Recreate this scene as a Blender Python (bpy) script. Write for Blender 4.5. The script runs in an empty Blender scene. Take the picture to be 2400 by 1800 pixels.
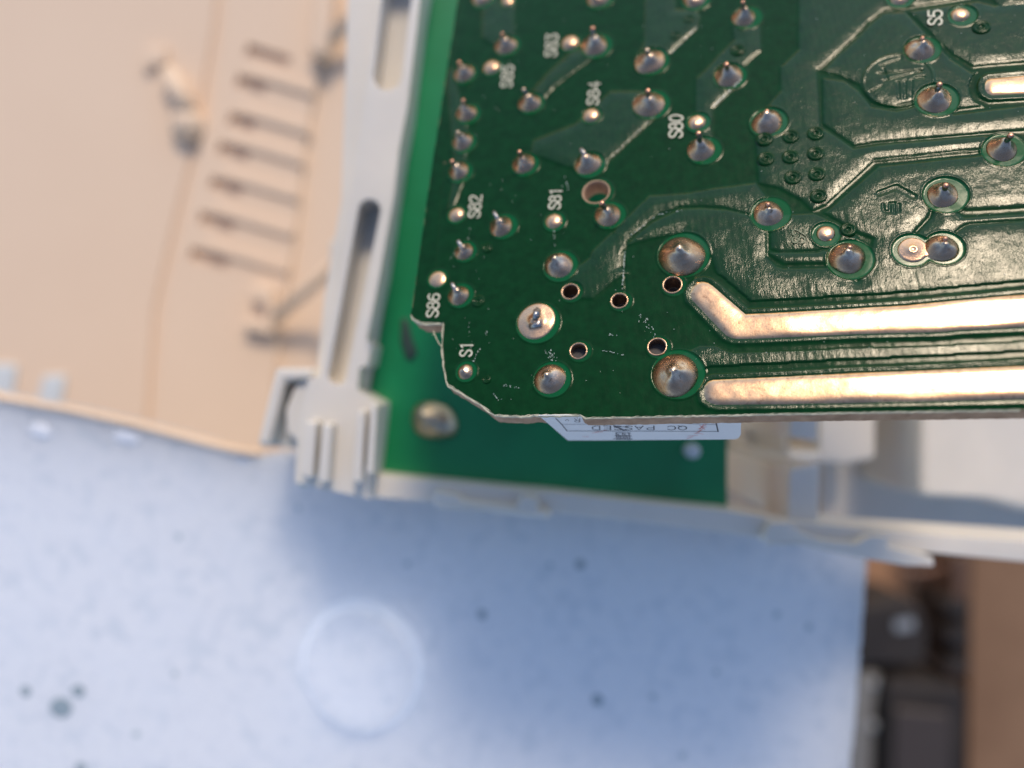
import bpy, math, random
import numpy as np
from mathutils import Vector, Matrix
from mathutils.geometry import tessellate_polygon

random.seed(7)
rng = np.random.default_rng(5)
MM = 0.001
CZ = 0.262            # camera height over the table, metres
F = 1884.0            # focal length in photograph pixels (photo 2400 x 1800)

# ------------------------------------------------------------------ camera, sky, sun, exposure
scene = bpy.context.scene
cd = bpy.data.cameras.new('camera')
cam = bpy.data.objects.new('camera', cd)
scene.collection.objects.link(cam)
cam.location = (0, 0, CZ)
cd.sensor_width = 36.0
cd.lens = 36.0 * F / 2400.0
cd.clip_start = 0.002
cd.clip_end = 50
cd.dof.use_dof = True
cd.dof.focus_distance = 0.0575
cd.dof.aperture_fstop = cd.lens / 2.1
scene.camera = cam

SUN = Vector((0.115, 0.722, 0.682)).normalized()
SUN_EL = math.asin(SUN.z)
SUN_AZ = math.atan2(SUN.x, SUN.y)
w = bpy.data.worlds.new('World'); scene.world = w; w.use_nodes = True
nt = w.node_tree; nt.nodes.clear()
sky = nt.nodes.new('ShaderNodeTexSky'); sky.sky_type = 'NISHITA'; sky.sun_disc = False
sky.sun_elevation = SUN_EL; sky.sun_rotation = SUN_AZ
sky.air_density = 1.0; sky.dust_density = 0.8; sky.ozone_density = 1.5
bg = nt.nodes.new('ShaderNodeBackground'); bg.inputs[1].default_value = 0.145
wo = nt.nodes.new('ShaderNodeOutputWorld')
nt.links.new(sky.outputs[0], bg.inputs[0]); nt.links.new(bg.outputs[0], wo.inputs[0])
sl = bpy.data.lights.new('sun', 'SUN'); sl.energy = 2.05; sl.angle = math.radians(12); sl.color = (1.0, 0.81, 0.60)
so = bpy.data.objects.new('sun', sl); scene.collection.objects.link(so)
so.rotation_euler = SUN.to_track_quat('Z', 'Y').to_euler()
scene.view_settings.view_transform = 'Standard'
scene.view_settings.look = 'None'
scene.view_settings.exposure = 0.25
scene.view_settings.gamma = 1.0

# ------------------------------------------------------------------ projection helpers (mm, camera at origin)
N = np.array([-500.0, 800.0, 1884.0]); N /= np.linalg.norm(N)
D = 60.0 * N[2]                       # distance camera - board plane (mm)
def ray(x, y):
    return np.array([x - 1200.0, 900.0 - y, -F])
def B(x, y, h=0.0):                   # point on board plane (raised h) seen at photo pixel
    r = ray(x, y); t = (-D + h) / r.dot(N)
    return r * t
ORG = B(1200, 900)
EX = B(2400, 963) - B(1400, 978); EX /= np.linalg.norm(EX)
EY = np.cross(N, EX)
def L(x, y, h=0.0):                   # pixel -> board local mm (X, Y)
    p = B(x, y, h) - ORG
    return (p.dot(EX), p.dot(EY))
def LP(pts): return [L(*p) for p in pts]
def pxr(x, y, r):                     # pixel radius -> mm on the board
    return r * (-B(x, y)[2]) / F
def U(x, y, z):                       # pixel at depth z mm -> world metres
    return (((x - 1200) / F * z) * MM, ((900 - y) / F * z) * MM, CZ - z * MM)

# ------------------------------------------------------------------ mesh helpers
def new_obj(name, mesh, mat=None, parent=None):
    o = bpy.data.objects.new(name, mesh)
    scene.collection.objects.link(o)
    if mat and not mesh.materials: mesh.materials.append(mat)
    if parent: o.parent = parent
    return o
def tag(o, label=None, cat=None, group=None, kind=None):
    if label: o['label'] = label
    if cat: o['category'] = cat
    if group: o['group'] = group
    if kind: o['kind'] = kind
    return o
def empty(name, loc=(0, 0, 0)):
    o = bpy.data.objects.new(name, None); scene.collection.objects.link(o); o.location = loc
    o.empty_display_size = 0.01
    return o
class MB:
    def __init__(s): s.v = []; s.f = []
    def add(s, vs, fs):
        b = len(s.v); s.v += [tuple(v) for v in vs]; s.f += [tuple(b + i for i in f) for f in fs]
    def prism(s, loops, zt, zb, world=True, conv=None):
        """loops: [outer, hole...] of px (world) or of xy; caps and walls"""
        if world:
            top = [[U(x, y, zt) for x, y in l] for l in loops]
            bot = [[(p[0], p[1], CZ - zb * MM) for p in l] for l in top]
        else:
            top = [[(x * MM, y * MM, zt * MM) for x, y in l] for l in loops]
            bot = [[(x * MM, y * MM, zb * MM) for x, y in l] for l in loops]
        flat_t = [p for l in top for p in l]; flat_b = [p for l in bot for p in l]
        n = len(flat_t)
        tri = tessellate_polygon([[Vector((p[0]*1000, p[1]*1000, 0)) for p in l] for l in top])
        fs = []
        for t in tri:
            a, b, c = [flat_t[i] for i in t]
            up = (b[0]-a[0])*(c[1]-a[1]) - (b[1]-a[1])*(c[0]-a[0]) > 0
            t = tuple(t) if up else tuple(reversed(t))
            fs.append(t); fs.append(tuple(n + i for i in reversed(t)))
        k = 0
        for li, l in enumerate(top):
            m = len(l)
            area = sum(l[i][0]*l[(i+1) % m][1] - l[(i+1) % m][0]*l[i][1] for i in range(m))
            out = (area > 0) == (li == 0)
            for i in range(m):
                j = (i + 1) % m
                q = (k+i, n+k+i, n+k+j, k+j) if out else (k+i, k+j, n+k+j, n+k+i)
                fs.append(q)
            k += m
        s.add(flat_t + flat_b, fs)
    def build(s, name, mat, parent=None, smooth=False, bevel=0.0, seg=2):
        m = bpy.data.meshes.new(name); m.from_pydata(s.v, [], s.f); m.validate(); m.update()
        if smooth: m.polygons.foreach_set('use_smooth', [True] * len(m.polygons))
        o = new_obj(name, m, mat, parent)
        if bevel:
            b = o.modifiers.new('bevel', 'BEVEL'); b.width = bevel * MM; b.segments = seg
            b.limit_method = 'ANGLE'; b.angle_limit = math.radians(40)
            m.polygons.foreach_set('use_smooth', [True] * len(m.polygons))
            wn = o.modifiers.new('wn', 'WEIGHTED_NORMAL')
        return o
def lathe(mb, cx, cy, prof, n=32, wob=0.0, ell=1.0, ang=0.0, seed=0, top=(0, 0), close=True, wobh=0.0):
    """prof: list of (r, h) outer to inner, mm; top: xy shift at greatest h"""
    rr = random.Random(seed)
    ph = [(rr.uniform(0, 6.28), rr.uniform(-1, 1) * wob / (k * .8 + .4), rr.uniform(-1, 1) * wobh) for k in range(1, 5)]
    hm = max(h for _, h in prof) or 1
    vs = []; fs = []
    for r, h in prof:
        for i in range(n):
            a = 2 * math.pi * i / n
            q = 1 + sum(p[1] * math.cos((k + 1) * a + p[0]) for k, p in enumerate(ph))
            hh = h * (1 + sum(p[2] * math.cos((k + 1) * a + p[0]) for k, p in enumerate(ph)) * min(1, r))
            x = r * q * math.cos(a) * ell; y = r * q * math.sin(a)
            t = max(0, h / hm) ** 1.5
            X = x * math.cos(ang) - y * math.sin(ang) + top[0] * t; Y = x * math.sin(ang) + y * math.cos(ang) + top[1] * t
            vs.append(((cx + X) * MM, (cy + Y) * MM, hh * MM))
    for k in range(len(prof) - 1):
        for i in range(n):
            j = (i + 1) % n
            fs.append((k*n+i, k*n+j, (k+1)*n+j, (k+1)*n+i))
    if close: fs.append(tuple((len(prof)-1)*n + i for i in range(n)))
    mb.add(vs, fs)
def tube(mb, pts, radii, n=12):
    """tube along 3D points (metres), radii mm, capped"""
    P = [Vector(p) for p in pts]; vs = []; fs = []
    for k, p in enumerate(P):
        d = (P[min(k+1, len(P)-1)] - P[max(k-1, 0)]).normalized()
        u = d.cross(Vector((0.3, 1, 0.1))).normalized(); v = d.cross(u)
        for i in range(n):
            a = 2 * math.pi * i / n
            vs.append(p + (u * math.cos(a) + v * math.sin(a)) * radii[k] * MM)
    for k in range(len(P) - 1):
        for i in range(n):
            j = (i+1) % n; fs.append((k*n+i, k*n+j, (k+1)*n+j, (k+1)*n+i))
    fs.append(tuple(reversed(range(n)))); fs.append(tuple((len(P)-1)*n + i for i in range(n)))
    mb.add(vs, fs)
def ribbon(mb, pts, wd, place, closed=False):
    """flat stroke with round-ish joints; place(x, y)->3D metres; pts and width in the same 2D unit"""
    pts = [Vector((p[0], p[1])) for p in pts]
    n = len(pts); left = []; right = []
    for i, p in enumerate(pts):
        a = pts[i-1] if (i > 0 or closed) else None
        b = pts[(i+1) % n] if (i < n-1 or closed) else None
        d1 = (p - a).normalized() if a is not None else (b - p).normalized()
        d2 = (b - p).normalized() if b is not None else d1
        t = d1 + d2
        t = t.normalized() if t.length > 1e-6 else d1
        nn = Vector((-t.y, t.x)); k = 1 / max(0.6, nn.dot(Vector((-d1.y, d1.x))))
        e = Vector((0, 0))
        if a is None: e = -d1 * wd * .35
        if b is None: e = d1 * wd * .35
        left.append(p + e + nn * wd/2 * k); right.append(p + e - nn * wd/2 * k)
    vs = [place(*q) for q in left] + [place(*q) for q in right]
    fs = [(i, n+i, n+(i+1) % n, (i+1) % n) for i in range(n if closed else n-1)]
    if not closed:
        i0 = len(vs)
        for p, e in ((0, -1), (n-1, 1)):
            d = (pts[1]-pts[0]) if e < 0 else (pts[-1]-pts[-2])
            d = d.normalized() * e
            vs.append(place(*(pts[p] + d * wd * .55)))
        fs.append((0, i0, n)); fs.append((n-1, 2*n-1, i0+1))
    mb.add(vs, fs)

# ------------------------------------------------------------------ materials
def mat(name):
    m = bpy.data.materials.new(name); m.use_nodes = True
    t = m.node_tree; b = t.nodes['Principled BSDF']
    return m, t, b
def node(t, typ, **kw):
    n = t.nodes.new(typ)
    for k, v in kw.items():
        if k in n.inputs: n.inputs[k].default_value = v
        else: setattr(n, k, v)
    return n
def coords(t, scale=1000.0, rot=0.0, sc3=None):
    tc = node(t, 'ShaderNodeTexCoord'); mp = node(t, 'ShaderNodeMapping')
    mp.inputs['Scale'].default_value = sc3 or (scale, scale, scale)
    mp.inputs['Rotation'].default_value = (0, 0, rot)
    t.links.new(tc.outputs['Object'], mp.inputs[0]); return mp.outputs[0]
def noise(t, vec, scale, detail=3, rough=.55):
    n = node(t, 'ShaderNodeTexNoise'); n.inputs['Scale'].default_value = scale
    n.inputs['Detail'].default_value = detail; n.inputs['Roughness'].default_value = rough
    t.links.new(vec, n.inputs['Vector']); return n.outputs['Fac']
def ramp(t, fac, stops):
    r = node(t, 'ShaderNodeValToRGB'); e = r.color_ramp.elements
    e[0].position, e[0].color = stops[0][0], (*stops[0][1], 1)
    e[1].position, e[1].color = stops[-1][0], (*stops[-1][1], 1)
    for p, c in stops[1:-1]:
        x = e.new(p); x.color = (*c, 1)
    t.links.new(fac, r.inputs[0]); return r.outputs[0]
def mixc(t, fac, a, b):
    n = node(t, 'ShaderNodeMix', data_type='RGBA')
    for sock, v in ((n.inputs[0], fac), (n.inputs[6], a), (n.inputs[7], b)):
        if isinstance(v, (tuple, float, int)): sock.default_value = (*v, 1) if isinstance(v, tuple) else v
        else: t.links.new(v, sock)
    return n.outputs[2]
def math_(t, op, a, b=None):
    n = node(t, 'ShaderNodeMath', operation=op)
    for s, v in ((n.inputs[0], a), (n.inputs[1], b)):
        if v is None: continue
        if isinstance(v, (int, float)): s.default_value = v
        else: t.links.new(v, s)
    return n.outputs[0]
def maprange(t, v, a, b, c, d):
    n = node(t, 'ShaderNodeMapRange'); t.links.new(v, n.inputs[0])
    for i, x in enumerate((a, b, c, d)): n.inputs[i+1].default_value = x
    return n.outputs[0]
def bump(t, b, height, dist_mm, strength=1.0, prev=None):
    n = node(t, 'ShaderNodeBump'); n.inputs['Distance'].default_value = dist_mm * MM
    n.inputs['Strength'].default_value = strength
    t.links.new(height, n.inputs['Height'])
    if prev: t.links.new(prev, n.inputs['Normal'])
    if b: t.links.new(n.outputs[0], b.inputs['Normal'])
    return n.outputs[0]
def attr(t, name):
    return node(t, 'ShaderNodeAttribute', attribute_name=name).outputs['Fac']

def simple(name, c1, c2=None, rough=.5, metal=0.0, nscale=.6, bscale=0, bdist=.01, spec=None, trans=0.0, sss=0.0):
    m, t, b = mat(name); vec = coords(t)
    b.inputs['Roughness'].default_value = rough; b.inputs['Metallic'].default_value = metal
    if c2:
        f = noise(t, vec, nscale, 4)
        t.links.new(ramp(t, f, [(.32, c1), (.68, c2)]), b.inputs['Base Color'])
    else: b.inputs['Base Color'].default_value = (*c1, 1)
    if bscale: bump(t, b, noise(t, vec, bscale, 3), bdist)
    if spec is not None: b.inputs['Specular IOR Level'].default_value = spec
    if sss:
        b.inputs['Subsurface Weight'].default_value = sss
        b.inputs['Subsurface Radius'].default_value = (.004, .003, .002); b.inputs['Subsurface Scale'].default_value = 1
    return m

# solder mask: glossy lacquer over copper and laminate, glass weave and brush grain telegraph through
m_mask, t, b = mat('solder_mask')
vec = coords(t)
cop = attr(t, 'copper'); rg = attr(t, 'opening')
n1 = noise(t, vec, 1.1, 4)
lam = ramp(t, n1, [(.3, (.001, .026, .005)), (.7, (.002, .040, .009))])
cpc = ramp(t, n1, [(.3, (.0015, .028, .005)), (.7, (.005, .040, .008))])
c = mixc(t, cop, lam, cpc)
c = mixc(t, rg, c, (.002, .085, .026))
t.links.new(c, b.inputs['Base Color'])
n2 = noise(t, vec, 3.0, 4)
t.links.new(maprange(t, n2, .3, .7, .11, .17), b.inputs['Roughness'])
t.links.new(maprange(t, cop, 0, 1, .13, .27), b.inputs['Specular IOR Level'])
smooth_k = math_(t, 'SUBTRACT', 1.0, rg)
v1 = coords(t, rot=math.radians(-8), sc3=(4600, 1500, 1000))
grain = noise(t, v1, 1.45, 3, .65)
v2 = coords(t, rot=math.radians(40), sc3=(4200, 1500, 1000))
grain2 = noise(t, v2, 2.1, 3, .65)
wv = node(t, 'ShaderNodeTexWave', wave_type='BANDS', bands_direction='X'); wv.inputs['Scale'].default_value = .62
wv.inputs['Distortion'].default_value = 2.2; wv.inputs['Detail'].default_value = 3; wv.inputs['Detail Scale'].default_value = 1.6
t.links.new(coords(t, rot=math.radians(-6)), wv.inputs['Vector'])
fine = noise(t, vec, 7.0, 3, .6)
big = noise(t, vec, .33, 2)
patch = maprange(t, noise(t, vec, .45, 2), .38, .62, .55, 1.35)
hh = math_(t, 'MULTIPLY', patch, math_(t, 'ADD', math_(t, 'MULTIPLY', grain, 1.0), math_(t, 'MULTIPLY', grain2, 1.1)))
hh = math_(t, 'ADD', hh, math_(t, 'MULTIPLY', wv.outputs['Fac'], .28))
hh = math_(t, 'ADD', hh, math_(t, 'MULTIPLY', fine, .45))
hh = math_(t, 'MULTIPLY', hh, math_(t, 'ADD', .35, math_(t, 'MULTIPLY', cop, .65)))
hh = math_(t, 'MULTIPLY', hh, smooth_k)
hh = math_(t, 'ADD', hh, math_(t, 'MULTIPLY', big, 2.0))
bump(t, b, hh, .0125)

def solder_mat(name, base, dark, stain, r0=.22, r1=.42, bd=.03, thr=(.52, .66), metal=1.0, rim=None):
    m, t, b = mat(name)
    vec = coords(t)
    n1 = noise(t, vec, 1.3, 5, .6); n2 = noise(t, vec, 2.7, 5, .65); n3 = noise(t, vec, 7, 4, .6)
    c = mixc(t, maprange(t, n1, .35, .65, 0, 1), base, dark)
    c = mixc(t, maprange(t, n2, thr[0], thr[1], 0, .8), c, stain)
    if rim: c = mixc(t, maprange(t, math_(t, 'ADD', attr(t, 'rim'), math_(t, 'MULTIPLY', n1, .5)), .62, .98, 0, 1), c, rim)  # tan towards the rim: reflected warm surroundings put into the base colour
    t.links.new(c, b.inputs['Base Color']); b.inputs['Metallic'].default_value = metal
    t.links.new(maprange(t, n2, .3, .7, r0, r1), b.inputs['Roughness'])
    bump(t, b, math_(t, 'ADD', n1, math_(t, 'MULTIPLY', n3, .35)), bd)
    return m
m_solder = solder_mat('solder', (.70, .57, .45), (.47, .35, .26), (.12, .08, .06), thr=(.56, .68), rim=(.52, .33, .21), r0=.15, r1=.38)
m_tin = solder_mat('tinned_trace', (.70, .45, .27), (.54, .34, .20), (.22, .13, .09), .17, .27, bd=.010, thr=(.54, .70))
m_pad = solder_mat('tinned_pad', (.72, .46, .29), (.60, .38, .24), (.30, .2, .14), .22, .34, thr=(.6, .75))
m_pin = solder_mat('pin_wire', (.52, .52, .53), (.38, .36, .35), (.22, .18, .16), .22, .4)
m_copper = solder_mat('copper_tip', (.80, .42, .28), (.68, .36, .24), (.35, .2, .15), .25, .45)
m_hole = solder_mat('plated_hole_wall', (.55, .42, .33), (.38, .28, .22), (.1, .07, .05), .3, .5)
m_silk = simple('silkscreen_ink', (.50, .50, .38), (.66, .64, .52), rough=.5, nscale=3.5)
m_fr4 = simple('laminate_edge', (.34, .21, .13), (.52, .34, .22), rough=.65, nscale=.9, bscale=4, bdist=.06)
m_fray = simple('frayed_laminate', (.52, .50, .36), (.66, .60, .45), rough=.7, nscale=3, bscale=8, bdist=.05)
m_dust = simple('dust_and_scratches', (.55, .62, .55), rough=.35)
m_label = simple('label_paper', (.80, .82, .84), (.86, .87, .88), rough=.45)
m_ink = simple('black_print', (.05, .05, .06), rough=.5)
m_smear = simple('smeared_black_print', (.16, .17, .19), rough=.5)
m_red = simple('red_print', (.75, .22, .18), rough=.5)
m_dark = simple('dark_surface', (.03, .03, .035), rough=.5)

# ------------------------------------------------------------------ 2D fields
def sd_poly(X, Y, poly):
    """signed distance, positive inside"""
    P = np.array(poly); Q = np.roll(P, -1, 0)
    d2 = np.full(X.shape, 1e9); ins = np.zeros(X.shape, bool)
    for (ax, ay), (bx, by) in zip(P, Q):
        ex, ey = bx-ax, by-ay; wx, wy = X-ax, Y-ay
        tt = np.clip((wx*ex + wy*ey) / (ex*ex+ey*ey+1e-12), 0, 1)
        d2 = np.minimum(d2, (wx-ex*tt)**2 + (wy-ey*tt)**2)
        if ay != by:
            c = (ay > Y) != (by > Y)
            ins ^= c & (X < (bx-ax)*(Y-ay)/(by-ay) + ax)
    d = np.sqrt(d2); return np.where(ins, d, -d)
def sd_line(X, Y, pts, wd):
    d2 = np.full(X.shape, 1e9)
    for (ax, ay), (bx, by) in zip(pts[:-1], pts[1:]):
        ex, ey = bx-ax, by-ay; wx, wy = X-ax, Y-ay
        tt = np.clip((wx*ex + wy*ey) / (ex*ex+ey*ey+1e-12), 0, 1)
        d2 = np.minimum(d2, (wx-ex*tt)**2 + (wy-ey*tt)**2)
    return wd/2 - np.sqrt(d2)
def ss(x, w_):
    t_ = np.clip(x / (2*w_) + .5, 0, 1); return t_*t_*(3-2*t_)
def smooth_noise(X, Y, scale, seed):
    r = np.random.default_rng(seed); out = 0
    for k in range(7):
        a = r.uniform(0, 6.28); f = scale * r.uniform(.6, 1.7)
        out = out + np.sin((X*math.cos(a) + Y*math.sin(a)) * f + r.uniform(0, 6.28) + 1.3*np.sin((Y*math.cos(a) - X*math.sin(a)) * f * .7))
    return out / 7
def field_mesh(name, x0, x1, y0, y1, step, sdf, hgt, material, parent, attrs=None):
    xs = np.arange(x0, x1 + step, step); ys = np.arange(y0, y1 + step, step)
    X, Y = np.meshgrid(xs, ys); S = sdf(X, Y)
    gy, gx = np.gradient(S, step); g2 = gx*gx + gy*gy + 1e-9
    H = hgt(X, Y, S)
    mv = (S < 0) & (S > -2.2*step)
    PX = X - np.where(mv, S*gx/g2, 0); PY = Y - np.where(mv, S*gy/g2, 0)
    q = (S[:-1, :-1] + S[1:, :-1] + S[:-1, 1:] + S[1:, 1:]) / 4 > 0
    q &= np.minimum(np.minimum(S[:-1, :-1], S[1:, :-1]), np.minimum(S[:-1, 1:], S[1:, 1:])) > -1.6*step
    nx = len(xs); idx = np.arange(X.size).reshape(X.shape)
    F4 = np.stack([idx[:-1, :-1][q], idx[:-1, 1:][q], idx[1:, 1:][q], idx[1:, :-1][q]], 1)
    used, inv = np.unique(F4.ravel(), return_inverse=True)
    V = np.stack([PX.ravel()[used], PY.ravel()[used], H.ravel()[used]], 1) * MM
    m = bpy.data.meshes.new(name)
    m.vertices.add(len(V)); m.vertices.foreach_set('co', V.ravel().astype(np.float32))
    m.loops.add(len(inv)); m.loops.foreach_set('vertex_index', inv.ravel().astype(np.int32))
    m.polygons.add(len(F4)); m.polygons.foreach_set('loop_start', np.arange(0, len(inv), 4, dtype=np.int32))
    try: m.polygons.foreach_set('loop_total', np.full(len(F4), 4, dtype=np.int32))
    except Exception: pass
    m.update(calc_edges=True)
    m.polygons.foreach_set('use_smooth', np.ones(len(F4), bool))
    for k, fn in (attrs or {}).items():
        a = m.attributes.new(k, 'FLOAT', 'POINT'); a.data.foreach_set('value', fn(X, Y, S).ravel()[used].astype(np.float32))
    return new_obj(name, m, material, parent)

# ------------------------------------------------------------------ the big circuit board, solder side up
board = empty('circuit_board')
board.matrix_world = Matrix(((EX[0], EY[0], N[0], ORG[0]*MM), (EX[1], EY[1], N[1], ORG[1]*MM), (EX[2], EY[2], N[2], ORG[2]*MM + CZ), (0, 0, 0, 1)))
tag(board, 'sharp green circuit board with solder joints and bare tinned tracks, held tilted over the casing', 'circuit board')

out_px = [(1098, -160), (1073, 0), (1040, 210), (1004, 445), (984, 590), (967, 712), (962, 738), (968, 748), (978, 752), (984, 757), (1010, 758), (1039, 757),
          (1037, 785), (1035, 815), (1041, 870), (1050, 904), (1075, 917), (1100, 933), (1118, 944), (1135, 955), (1160, 973), (1200, 975), (1280, 973), (1360, 972),
          (1371, 979), (1400, 979), (1550, 976), (1700, 973), (1850, 970), (2000, 967), (2200, 964), (2400, 961), (2760, 955), (2820, -160)]
dense = []
for i, p in enumerate(out_px):
    q = out_px[(i+1) % len(out_px)]
    far = p[0] > 2500 or q[0] > 2500 or p[1] < 0
    k = 1 if far else max(1, int(math.dist(p, q) / 9))
    rough = .0 if i in (10,) else (1.6 if 13 < i < 24 or 5 < i < 10 else .7)
    for j in range(k):
        s = j / k
        dense.append((p[0] + (q[0]-p[0])*s + random.uniform(-1, 1)*rough*(j > 0), p[1] + (q[1]-p[1])*s + random.uniform(-1, 1)*rough*(j > 0)))
outline = LP(dense)

HOLES = [(1397, 450, 30), (1337, 684, 18.5), (1452, 705, 18), (1356, 823, 18.5), (1576, 668, 20), (1540, 813, 20)]
holes = [(*L(x, y), pxr(x, y, r)) for x, y, r in HOLES]

COPPER = [
 [(1875, -170), (1873, 117), (1831, 157), (1831, 214), (1800, 250), (1760, 280), (1773, 330), (1780, 430), (1826, 441), (1880, 470), (1905, 494), (1935, 480), (2047, 378), (2302, 353), (2340, 352), (2345, 320), (2315, 319), (2055, 341), (1999, 350), (1922, 298), (1915, 163), (1925, 158), (2006, 84), (2036, 50), (2071, 25), (2207, 6), (2300, -10), (2300, -170)],
 [(1927, 167), (2008, 91), (2040, 57), (2071, 31), (2120, 30), (2195, 110), (2225, 140), (2275, 172), (2315, 168), (2500, 150), (2820, 120), (2820, 205), (2400, 236), (2235, 256), (2150, 236), (2090, 250), (2044, 241), (2015, 200), (1960, 175)],
 [(1930, 185), (1975, 190), (2010, 215), (2040, 252), (2100, 262), (2150, 250), (2235, 270), (2400, 250), (2820, 218), (2820, 270), (2400, 304), (2315, 311), (2055, 333), (2002, 342), (1930, 291)],
 [(2130, 28), (2207, 16), (2290, 5), (2330, 15), (2400, 10), (2820, -10), (2820, 100), (2500, 138), (2315, 152), (2282, 156), (2235, 128), (2205, 100)],
 [(2310, -170), (2310, -20), (2345, 20), (2400, 14), (2820, -10), (2820, -170)],
 # pour left and below of the via cluster, up to the bare track
 [(1468, 576), (1497, 547), (1530, 520), (1574, 500), (1590, 491), (1644, 489), (1700, 493), (1747, 503), (1795, 545), (1795, 603), (1818, 626), (1835, 631), (1945, 630), (2010, 665), (2035, 630), (2050, 560), (2000, 540), (1935, 500), (2060, 392), (2302, 366), (2400, 366), (2820, 330), (2820, 642), (2400, 672), (2000, 703), (1755, 717), (1686, 655), (1668, 600), (1600, 545), (1530, 560)],
 [(1808, 515), (1820, 505), (1905, 502), (1960, 525), (2010, 560), (1974, 571), (1914, 587), (1827, 591), (1808, 583)],
 [(1803, 594), (1915, 593), (1960, 580), (1960, 612), (1942, 616), (1838, 618), (1822, 608)],
 # band from the upper right pad down to the plated holes
 [(1334, 640), (1383, 605), (1388, 590), (1440, 540), (1468, 512), (1522, 460), (1573, 457), (1617, 453), (1671, 443), (1770, 430), (1800, 470), (1760, 505), (1698, 487), (1644, 483), (1590, 485), (1573, 494), (1546, 500), (1527, 514), (1468, 568), (1455, 590), (1450, 650), (1390, 700), (1334, 700)],
 [(1650, 640), (1668, 640), (1690, 668), (1742, 722), (1755, 730), (1735, 742), (1640, 660)],
 [(1690, 812), (2000, 799), (2400, 781), (2820, 765), (2820, 838), (2400, 852), (2000, 868), (1670, 881), (1640, 868), (1600, 830), (1640, 812)],
 [(1514, -170), (1510, 100), (1490, 140), (1530, 170), (1560, 133), (1600, 95), (1632, 67), (1640, 40), (1628, 25), (1582, 22), (1583, -170)],
 [(1718, 60), (1722, 95), (1685, 130), (1655, 163), (1633, 184), (1630, 330), (1666, 330), (1669, 254), (1739, 186), (1739, 156), (1768, 130), (1782, 120), (1780, 60)],
 [(1500, 215), (1545, 262), (1533, 276), (1416, 387), (1395, 400), (1330, 392), (1245, 360), (1250, 330), (1350, 290), (1430, 215)],
 [(1375, 110), (1408, 125), (1345, 170), (1300, 205), (1258, 250), (1228, 238), (1280, 175), (1335, 125)],
 [(1130, -170), (1130, 90), (1180, 120), (1205, 90), (1205, -170)],
 [(1045, 170), (1060, 160), (1095, 300), (1090, 420), (1058, 500), (1050, 490), (1068, 400)],
 [(1440, 545), (1468, 575), (1440, 620), (1470, 640), (1440, 660), (1390, 620)],
]
copper_l = [LP(p) for p in COPPER]
GROOVES = [([(2186, 490), (2178, 512), (2144, 548)], 11), ([(2230, 478), (2262, 502), (2400, 494), (2820, 462)], 22), ([(2240, 545), (2262, 530), (2272, 527), (2400, 518), (2820, 490)], 5),
           ([(1915, 167), (1925, 296), (1999, 347)], 4), ([(2047, 376), (2302, 350)], 4), ([(1925, 163), (2006, 87), (2040, 54)], 5)]
TR1 = [(1623, 672), (1634, 662), (1647, 660), (1660, 663), (1672, 671), (1747, 736), (1850, 731), (2000, 723), (2130, 715), (2200, 708), (2400, 690), (2820, 655),
       (2820, 742), (2400, 768), (2250, 775), (2200, 780), (2000, 785), (1850, 792), (1735, 797), (1718, 796), (1702, 789), (1620, 704), (1616, 688)]
TR2 = [(1671, 890), (1850, 882), (2000, 874), (2150, 869), (2400, 857), (2820, 838), (2820, 928), (2400, 937), (2150, 943), (2000, 946), (1850, 949), (1680, 951), (1664, 947), (1652, 938), (1648, 922), (1650, 905), (1659, 894)]
TR3 = [(2305, 200), (2309, 190), (2318, 184), (2400, 177), (2820, 150), (2820, 200), (2400, 223), (2322, 227), (2311, 222), (2305, 212)]
traces = [LP(TR1), LP(TR2), LP(TR3)]

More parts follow.
